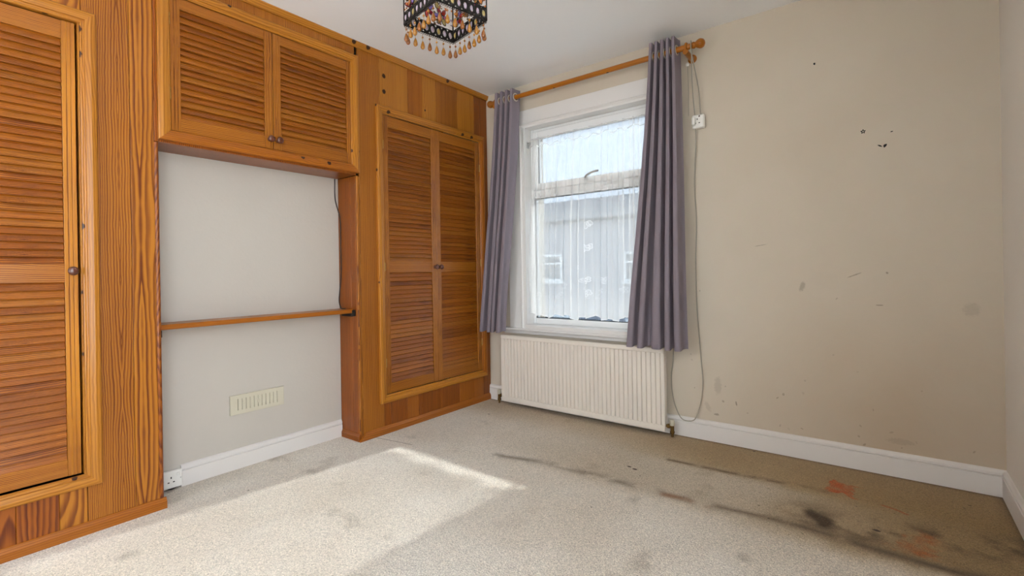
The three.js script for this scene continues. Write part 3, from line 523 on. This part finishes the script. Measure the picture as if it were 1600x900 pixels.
// ---------------------------------------------------------------- lace net
{
  const w = 1024, h = 1024, r = rng(77), LW = 1.1, LH = 1.36;   // metres covered by the texture
  const motifs = [];
  for (const [mx, my] of [[0.55, 0.68], [0.552, 0.52], [0.55, 0.29], [0.556, 0.2]]) motifs.push([mx, my, 0.026, r() * 6.28, 0, 1], [mx + 0.022, my + 0.012, 0.018, r() * 6.28, 1, 1]);
  for (let k = 0; k < 16; k++) motifs.push([0.08 + 0.95 * r(), 0.08 + 0.62 * r() * r(), 0.022 + 0.016 * r(), r() * 6.28, k % 2, 0]);
  const alpha = dataTex(w, h, (i, j, o) => {
    const x = i / w * LW, y = j / h * LH;
    const scal = 0.022 + 0.02 * Math.abs(Math.sin(x * Math.PI / 0.115)) + 0.01 * Math.sin(x * 23);
    let a = 0.23 + 0.09 * (((i >> 1) + (j >> 1)) & 1) + 0.05 * vn(x * 40, y * 3, 4);
    a += 0.16 * ss(0.3, 0.05, y) + 0.27 * ss(1.0, 0.6, y);
    for (const [mx, my, mr, ang, leaf, line] of motifs) {
      const dx = x - mx, dy = y - my, d = Math.hypot(dx, dy); if (d > mr * 1.4) continue;
      const th = Math.atan2(dy, dx) + ang, rad = mr * (leaf ? 0.55 + 0.45 * Math.abs(Math.cos(th * 1.5)) : 0.62 + 0.38 * Math.abs(Math.cos(th * 2.5)));
      if (d < rad) a = Math.max(a, 0.64 + 0.08 * vn(x * 200, y * 200, 6)); if (line && Math.abs(d - rad) < 0.002) a = 0.8;
    }
    if (Math.abs(y - scal) < 0.004) a = 0.9;
    if (y < scal) a = 0;
    o[0] = o[1] = o[2] = a * 255;
  }, false);
  alpha.wrapS = alpha.wrapT = THREE.ClampToEdgeWrapping;
  M.lace = new THREE.MeshPhysicalMaterial({ color: 0xf6f6f4, roughness: 0.9, transmission: 0.45, thickness: 0, alphaMap: alpha, transparent: true, side: THREE.DoubleSide });
  const frillAlpha = dataTex(512, 64, (i, j, o) => { const x = i / 512 * 1.1, y = j / 64, sc = 0.22 + 0.12 * Math.sin(x * 55) + 0.05 * Math.sin(x * 21); let a = 0.16; if (y < sc) a = 0; else if (y < sc + 0.1) a = 0.6; else if (y > 0.92) a = 0.7; o[0] = o[1] = o[2] = a * 255; }, false);
  frillAlpha.wrapS = frillAlpha.wrapT = THREE.ClampToEdgeWrapping;
  M.frill = new THREE.MeshPhysicalMaterial({ color: 0xf0f0ee, roughness: 0.9, transmission: 0.3, thickness: 0, alphaMap: frillAlpha, transparent: true, side: THREE.DoubleSide });
  const sheet = (x0t, x0b, x1, yT, yB, z, nu, nv, amp, seed) => {
    const pos = [], uv = [], idx = [];
    for (let j = 0; j <= nv; j++) for (let i = 0; i <= nu; i++) {
      const u = i / nu, v = j / nv, x = lerp(lerp(x0t, x0b, v), x1, u);
      const a = 2 * Math.PI * (u * 11 + 0.9 * vn(u * 5, 0.3, seed) + 0.15 * vn(u * 6, v * 2, seed + 1)), gate = 0.45 + 0.55 * Math.abs(vn(u * 7 + 0.4, v * 0.8, seed + 2));
      pos.push(x + amp * 1.7 * gate * Math.sin(2 * a + 0.7), lerp(yT, yB, v), z + amp * gate * Math.sin(a) + amp * 0.4 * Math.sin(a * 2.3 + v)); uv.push(u, 1 - v);
    }
    for (let j = 0; j < nv; j++) for (let i = 0; i < nu; i++) { const a = j * (nu + 1) + i, b = a + 1, c = a + nu + 1, d = c + 1; idx.push(a, c, b, b, c, d); }
    const q = new THREE.BufferGeometry(); q.setAttribute('position', new THREE.Float32BufferAttribute(pos, 3)); q.setAttribute('uv', new THREE.Float32BufferAttribute(uv, 2)); q.setIndex(idx); q.computeVertexNormals(); return q;
  };
  const g = thing('net_curtain', 'white lace net curtain with leaf motifs and scalloped hem across the window panes', 'net curtain', [0, 0, 0]);
  obj('lace', sheet(0.43, 0.335, 1.395, 2.035, 0.655, -0.027, 330, 40, 0.011, 5), M.lace, g);
  obj('frill', sheet(0.43, 0.425, 1.395, 2.03, 1.945, -0.012, 200, 4, 0.006, 9), M.frill, g);
  obj('wire', tube([[0.384, 2.012, -0.018], [0.7, 2.026, -0.018], [1.05, 2.026, -0.018], [1.406, 2.03, -0.018]], 0.003, 40), M.white, g);
}
{
  const g = thing('curtain_hook', 'small grey hook with a hanging white tag on the left window jamb', 'hook', [0.3835, 1.99, -0.03]);
  obj('plate', span(0, 0.008, -0.02, 0.03, -0.014, 0.014, 0.002), M.steel, g);
  obj('hook', tube([[0.006, 0.008, 0], [0.02, 0.004, 0.004], [0.028, 0.012, 0.006], [0.024, 0.024, 0.006]], 0.004, 20), M.steel, g);
  obj('tag', span(0.002, 0.006, -0.07, -0.022, -0.006, 0.008, 0.001), M.plastic, g);
}

// ---------------------------------------------------------------- cables and socket by the right curtain
{
  const g = thing('extension_socket', 'white extension socket hanging by its cable from the curtain pole on the cream wall', 'socket', [1.682, 1.862, 0.006]);
  const inner = (m) => m.applyMatrix4(basis([0, 0, 1], [0, 1, 0], [-1, 0, 0], [0, 0, 0]));
  const w = 0.07, h = 0.082, d = 0.032;
  obj('body', inner(span(0, d, 0, h, -w / 2, w / 2, 0.006)), M.plastic, g);
  const pin = (y, z, a, b) => span(d - 0.0005, d + 0.0006, y - b / 2, y + b / 2, z - a / 2, z + a / 2, 0);
  obj('pin_holes', [pin(h * 0.66, 0.004, 0.005, 0.009), pin(h * 0.38, 0.014, 0.008, 0.005), pin(h * 0.38, -0.008, 0.008, 0.005)].map(inner), M.dark, g);
  obj('indicator', inner(span(d - 0.001, d + 0.002, h * 0.8, h * 0.9, -0.012, -0.004, 0.001)), M.knob, g);
  obj('plug', inner(span(d, d + 0.026, h * 0.2, h * 0.78, 0.012, 0.03, 0.005)), M.plastic, g);
  obj('cable', [tube([[-0.02, h, 0.02], [-0.026, 0.2, 0.035], [-0.02, 0.38, 0.07], [-0.012, 0.466 + 0.022, 0.085], [-0.01, 0.466 + 0.026, 0.104], [-0.006, 0.466 + 0.022, 0.124], [-0.006, 0.43, 0.12], [-0.004, 0.34, 0.06], [0.008, 0.22, 0.03], [0.012, h, 0.02]], 0.0032, 100)], M.whiteCable, g);
}
tag(obj('cable', tube([[1.665, 1.866, 0.03], [1.662, 1.8, 0.014], [1.652, 1.65, 0.008], [1.648, 1.5, 0.007], [1.655, 1.3, 0.008], [1.648, 1.1, 0.008], [1.65, 0.8, 0.008], [1.668, 0.5, 0.009], [1.678, 0.33, 0.01], [1.66, 0.2, 0.012], [1.628, 0.113, 0.022], [1.595, 0.1, 0.023], [1.555, 0.105, 0.022], [1.512, 0.17, 0.012], [1.49, 0.27, 0.009], [1.487, 0.36, 0.009], [1.5, 0.46, 0.01], [1.503, 0.57, 0.01]], 0.0032, 200), M.whiteCable), 'thin cable looping down the cream wall beside the radiator', 'cable');
{
  const g = thing('pull_cord', 'thin white cord with a small end piece beside the right curtain top', 'cord', [1.618, 2.256, 0.012]);
  obj('end_piece', lathe([[0, 0], [0.009, 0.002], [0.01, 0.012], [0.006, 0.02], [0, 0.021]], 14), M.plastic, g);
  obj('cord', tube([[0, 0.002, 0], [0.002, -0.12, -0.004], [0, -0.3, -0.006]], 0.0014, 20, 6), M.whiteCable, g);
}
// left-over wall decals and a nail hole
M.decal = new THREE.MeshStandardMaterial({ color: 0x16120e, roughness: 0.7 });
function flat(shape) { return new THREE.ExtrudeGeometry(shape, { depth: 0.0006, bevelEnabled: false }); }
{
  const s = new THREE.Shape(); for (let i = 0; i <= 60; i++) { const a = i / 60 * 2 * Math.PI, q = 0.0085 + 0.0028 * Math.cos(5 * a - Math.PI * 2.5); s[i ? 'lineTo' : 'moveTo'](q * Math.cos(a), q * Math.sin(a)); }
  const hole = new THREE.Path(); hole.absarc(0, 0, 0.0032, 0, Math.PI * 2, true); s.holes.push(hole);
  tag(obj('wall_sticker', flat(s), M.decal, scene, [2.475, 1.7, 0.0002]), 'tiny black flower sticker on the cream wall', 'sticker');
  const leaf = (a, b, bend) => { const q = new THREE.Shape(); q.moveTo(-a, 0); q.quadraticCurveTo(0, b + bend, a, 0); q.quadraticCurveTo(0, -b + bend, -a, 0); return flat(q); };
  const l1 = obj('wall_sticker', leaf(0.0115, 0.0065, 0.001), M.decal, scene, [2.541, 1.617, 0.0002]); l1.rotation.z = -0.55; tag(l1, 'tiny black slanting leaf sticker, left one of the lower pair on the cream wall', 'sticker');
  const l2 = obj('wall_sticker', leaf(0.0105, 0.012, 0.005), M.decal, scene, [2.563, 1.614, 0.0002]); l2.rotation.z = 0.95; tag(l2, 'tiny black curved comma sticker, right one of the lower pair on the cream wall', 'sticker');
  const l3 = obj('wall_sticker', leaf(0.006, 0.005, 0), M.decal, scene, [2.588, 1.679, 0.0002]); l3.rotation.z = 0.2; tag(l3, 'smallest black sticker, upper right of the group on the cream wall', 'sticker');
  tag(obj('nail', [cyl(0.003, 0.003, 0.012, 10).rotateX(Math.PI / 2).translate(0, 0, 0.006), lathe([[0, 0], [0.005, 0], [0.004, 0.002], [0, 0.0025]], 12).rotateX(Math.PI / 2).translate(0, 0, 0.012)], M.decal, scene, [2.273, 2.092, 0]), 'small dark nail high on the cream wall right of the window', 'nail');
}

// ---------------------------------------------------------------- pendant lamp
{
  const S = 0.23, SH = 0.2, cy = 2.0, g = thing('pendant_lamp', 'square beaded pendant lampshade with amber drops hanging from the ceiling', 'lamp', [1.214, cy, 1.664]);
  g.rotation.y = Math.atan2(0.358 * 0 + 0.219, 0.046 * 0 + 0.046) * 0;   // set below from the sides' own directions
  const tilt = Math.atan2(-0.046, 0.219); void tilt;
  g.rotation.y = -0.2;
  const bead = (c) => new THREE.MeshPhysicalMaterial({ color: c, roughness: 0.15, clearcoat: 0.6, transmission: 0.5, thickness: 0, ior: 1.5 });
  const BC = [0xd8361e, 0xe08a34, 0xe0689c, 0xa890e0, 0xe4d088, 0xc82840, 0xc08a50].map(bead), clear = new THREE.MeshPhysicalMaterial({ color: 0xd8c8d8, roughness: 0.08, clearcoat: 0.7, transmission: 0.4, thickness: 0 });
  const amberDeep = new THREE.MeshPhysicalMaterial({ color: 0x9a5a1c, roughness: 0.15, clearcoat: 0.7, transmission: 0.25, thickness: 0 }), amber = new THREE.MeshPhysicalMaterial({ color: 0xb87c28, roughness: 0.15, clearcoat: 0.7, transmission: 0.25, thickness: 0 }), smoky = bead(0x9a7a52);
  const bar = (a, b, r = 0.0022) => { const va = new THREE.Vector3(...a), vb = new THREE.Vector3(...b), d = vb.clone().sub(va), q = cyl(r, r, d.length(), 6); q.applyQuaternion(new THREE.Quaternion().setFromUnitVectors(new THREE.Vector3(0, 1, 0), d.normalize())); return q.translate(...va.add(vb).multiplyScalar(0.5).toArray()).toNonIndexed(); };
  const ell = new THREE.SphereGeometry(1, 12, 8);
  const rr = rng(41);
  for (let f = 0; f < 4; f++) {
    const ang = f * Math.PI / 2, turn = new THREE.Matrix4().makeRotationY(ang), hw = S / 2, put = (q) => q.applyMatrix4(turn);
    const wires = [bar([-hw, 0, hw], [hw, 0, hw], 0.003), bar([-hw, SH, hw], [hw, SH, hw], 0.003), bar([-hw, 0, hw], [-hw, SH, hw], 0.003), bar([-hw, 0.046, hw], [hw, 0.046, hw], 0.002)];
    const nb = 8, bw = S / nb;
    for (let k = 0; k < nb; k++) { const x = -hw + (k + 0.5) * bw; const t = new THREE.TorusGeometry(0.0125, 0.0042, 6, 20); t.scale(1, 1.5, 1); wires.push(t.translate(x, 0.023, hw).toNonIndexed()); }
    for (let k = 0; k < 26; k++) { const x = -hw + (k + 0.5) * S / 26; wires.push(new THREE.TorusGeometry(0.0036, 0.0011, 4, 8).translate(x, -0.006, hw).toNonIndexed()); }
    // butterfly and flower net: stems
    const petals = [], fl = [[-0.058, 0.088], [0.012, 0.1], [0.074, 0.086], [-0.035, 0.152], [0.045, 0.158]];
    fl.forEach(([x, y], q) => { const np = 6; for (let k = 0; k < np; k++) { const a = k / np * 6.283 + q * 0.5, rx = x + 0.022 * Math.cos(a), ry = y + 0.022 * Math.sin(a); wires.push(bar([x, y, hw], [x + 0.034 * Math.cos(a), y + 0.034 * Math.sin(a), hw], 0.0018)); const ring = new THREE.TorusGeometry(0.0108, 0.0022, 5, 14); ring.scale(1.25, 0.75, 1); ring.rotateZ(a); wires.push(ring.translate(rx, ry, hw).toNonIndexed()); petals.push([rx, ry, a, (q * 3 + k * 2 + f) % BC.length]); } });
    for (let k = 0; k < 16; k++) { const x = (rr() - 0.5) * S * 0.94, y = 0.05 + rr() * (SH - 0.055); wires.push(bar([x, y, hw], [clamp(x + (rr() - 0.5) * 0.09, -hw, hw), clamp(y + (rr() - 0.5) * 0.08, 0.046, SH), hw], 0.0013)); }
    obj('shade_fretwork', wires.map((q) => { q.deleteAttribute('uv'); return put(q); }), M.blackMetal, g);
    for (const [x, y, a, c] of petals) obj('petal_bead', put(ell.clone().scale(0.0145, 0.0092, 0.005).rotateZ(a).translate(x, y, hw)), BC[c], g);
    for (let k = 0; k < nb; k++) obj('oval_bead', put(ell.clone().scale(0.0068, 0.0115, 0.004).translate(-hw + (k + 0.5) * bw, 0.023, hw)), k % 5 === 2 ? BC[4] : clear, g);
    // small filler beads, too many and small to pick apart
    const fill = [[], [], [], []];
    for (let k = 0; k < 90; k++) { const x = (rr() - 0.5) * S * 0.96, y = 0.05 + rr() * (SH - 0.056), q = 0.0028 + 0.0032 * rr(); fill[k % 4].push(put(ell.clone().scale(q, q, q * 0.8).translate(x, y, hw + 0.001)).toNonIndexed()); }
    fill.forEach((a, q) => { const m = obj('filler_beads', a, [smoky, BC[6], clear, BC[1]][q], g); m.userData.kind = 'stuff'; });
    const drop = mergeGeometries([lathe([[0, -0.036], [0.0045, -0.035], [0.0082, -0.03], [0.0088, -0.025], [0.0068, -0.015], [0.003, -0.005], [0, -0.0015]], 12).toNonIndexed(), new THREE.SphereGeometry(0.0042, 10, 8).translate(0, 0.012, 0).toNonIndexed(), bar([0, -0.002, 0], [0, 0.026, 0], 0.0007)]);
    for (let k = 0; k < 7; k++) { const x = -hw + (k + 0.5) * S / 7; const m = obj('bead_drop', put(drop.clone().translate(x, -0.0365 + (k % 2 ? 0.003 : 0), hw)), k % 3 ? amber : amberDeep, g); void m; }
  }
  obj('carrier', [bar([-S / 2, SH, -S / 2], [S / 2, SH, S / 2], 0.002), bar([S / 2, SH, -S / 2], [-S / 2, SH, S / 2], 0.002)], M.blackMetal, g);
  obj('cord', cyl(0.0035, 0.0035, H - cy - SH - 0.02, 10).translate(0, (H - cy + SH - 0.02) / 2, 0), M.plastic, g);
  obj('lamp_holder', lathe([[0, SH - 0.05], [0.017, SH - 0.05], [0.018, SH - 0.01], [0.014, SH + 0.01], [0.005, SH + 0.016], [0, SH + 0.016]], 20), M.plastic, g);
  obj('bulb', lathe([[0, SH - 0.14], [0.012, SH - 0.137], [0.025, SH - 0.122], [0.028, SH - 0.105], [0.024, SH - 0.088], [0.014, SH - 0.068], [0.0125, SH - 0.052], [0, SH - 0.05]], 20), new THREE.MeshPhysicalMaterial({ color: 0xf4f2ee, roughness: 0.3 }), g);
  obj('ceiling_rose', lathe([[0, H - cy - 0.024], [0.012, H - cy - 0.024], [0.034, H - cy - 0.014], [0.038, H - cy - 0.0005], [0, H - cy - 0.0005]], 24), M.plastic, g);
}

// ---------------------------------------------------------------- across the street
const GY = -2.9;
struct('street', span(-60, 40, GY - 0.2, GY, -60, 40, 0), new THREE.MeshStandardMaterial({ color: 0xd6d4d0, roughness: 0.95 }), 'grey street outside');
{
  const brick = dataTex(256, 256, (i, j, o) => { const n = fbm(i / 14, j / 14, 61, 3) * 18 + (hash(i, j, 6) - 0.5) * 22; o[0] = 158 + n; o[1] = 160 + n; o[2] = 168 + n; });
  brick.repeat.set(0.5, 0.5);
  const render = new THREE.MeshStandardMaterial({ map: brick, roughness: 0.95 });
  const slate = dataTex(256, 256, (i, j, o) => { const row = Math.floor(j / 16), e = j % 16, n = (hash((i + (row & 1) * 12) / 24 | 0, row, 4) - 0.5) * 22; const v = 124 + n - (e < 2 ? 34 : 0); o[0] = v; o[1] = v + 1; o[2] = v + 5; });
  slate.repeat.set(0.4, 0.4);
  const roofM = new THREE.MeshStandardMaterial({ map: slate, roughness: 0.9 });
  const paneM = new THREE.MeshPhysicalMaterial({ color: 0x59636c, roughness: 0.08, clearcoat: 0.5 });
  const house = (x0, x1, label, stack) => {
    const g = thing('terraced_house', label, 'house', [(x0 + x1) / 2, GY, -13], 'terraced houses opposite'), hw = (x1 - x0) / 2, eh = 2.86 - GY, rh = 4.17 - GY;
    obj('wall', metreUV(span(-hw, hw, 0, eh, -6, 0, 0), (x, y, z) => [x + z, y]), render, g);
    const s = new THREE.Shape(); s.moveTo(0.25, eh - 0.05); s.lineTo(0.25, eh + 0.04); s.lineTo(-3, rh); s.lineTo(-6.25, eh + 0.04); s.lineTo(-6.25, eh - 0.05); s.closePath();
    const roof = new THREE.ExtrudeGeometry(s, { depth: 2 * hw, bevelEnabled: false }).applyMatrix4(basis([0, 0, 1], [0, 1, 0], [-1, 0, 0], [hw, 0, 0]));
    obj('roof', metreUV(roof, (x, y, z) => [x, z * 1.1]), roofM, g);
    obj('gutter', cyl(0.05, 0.05, 2 * hw, 10).rotateZ(Math.PI / 2).translate(0, eh, 0.3), M.gasket, g);
    if (stack) obj('chimney', [span(hw - 0.9, hw - 0.1, rh - 0.6, rh + 0.9, -3.4, -2.6, 0.01), cyl(0.12, 0.14, 0.4, 12).translate(hw - 0.7, rh + 1.1, -3), cyl(0.12, 0.14, 0.4, 12).translate(hw - 0.3, rh + 1.1, -3)], render, g);
    const win = (x, y, w, h) => {
      const f = obj('window', [span(x, x + 0.09, y, y + h, -0.02, 0.06), span(x + w - 0.09, x + w, y, y + h, -0.02, 0.06), span(x + 0.09, x + w - 0.09, y, y + 0.1, -0.02, 0.06), span(x + 0.09, x + w - 0.09, y + h - 0.09, y + h, -0.02, 0.06), span(x + 0.09, x + w - 0.09, y + h * 0.62, y + h * 0.62 + 0.07, -0.02, 0.06), span(x - 0.08, x + w + 0.08, y - 0.08, y, -0.02, 0.12)], M.upvc, g);
      obj('pane', span(x + 0.09, x + w - 0.09, y + 0.1, y + h - 0.09, 0.005, 0.02, 0), paneM, f);
    };
    win(-hw + 0.45, 0.6 - GY, 1.0, 1.05); win(-hw + 0.5, 0.9, 1.5, 1.3);
    const d = obj('door', span(hw - 1.35, hw - 0.5, 0.1, 2.1, -0.02, 0.03, 0.01), new THREE.MeshStandardMaterial({ color: 0x3d4a5a, roughness: 0.5 }), g);
    obj('handle', span(hw - 1.28, hw - 1.24, 1.05, 1.15, 0.03, 0.06, 0.005), M.brass, d);
  };
  house(-13.1, -8.8, 'grey rendered terraced house across the street, farthest left through the window');
  house(-8.8, -5.25, 'grey rendered terraced house across the street, seen through the middle of the lace');
  house(-5.25, -1.0, 'grey rendered terraced house across the street, nearest the right curtain');
  house(-1.0, 3.3, 'grey rendered terraced house across the street, hidden by the right curtain', true);
}

scene.traverse((o) => { if (o.isMesh) { o.castShadow = o.receiveShadow = true; } });
renderer.render(scene, camera);
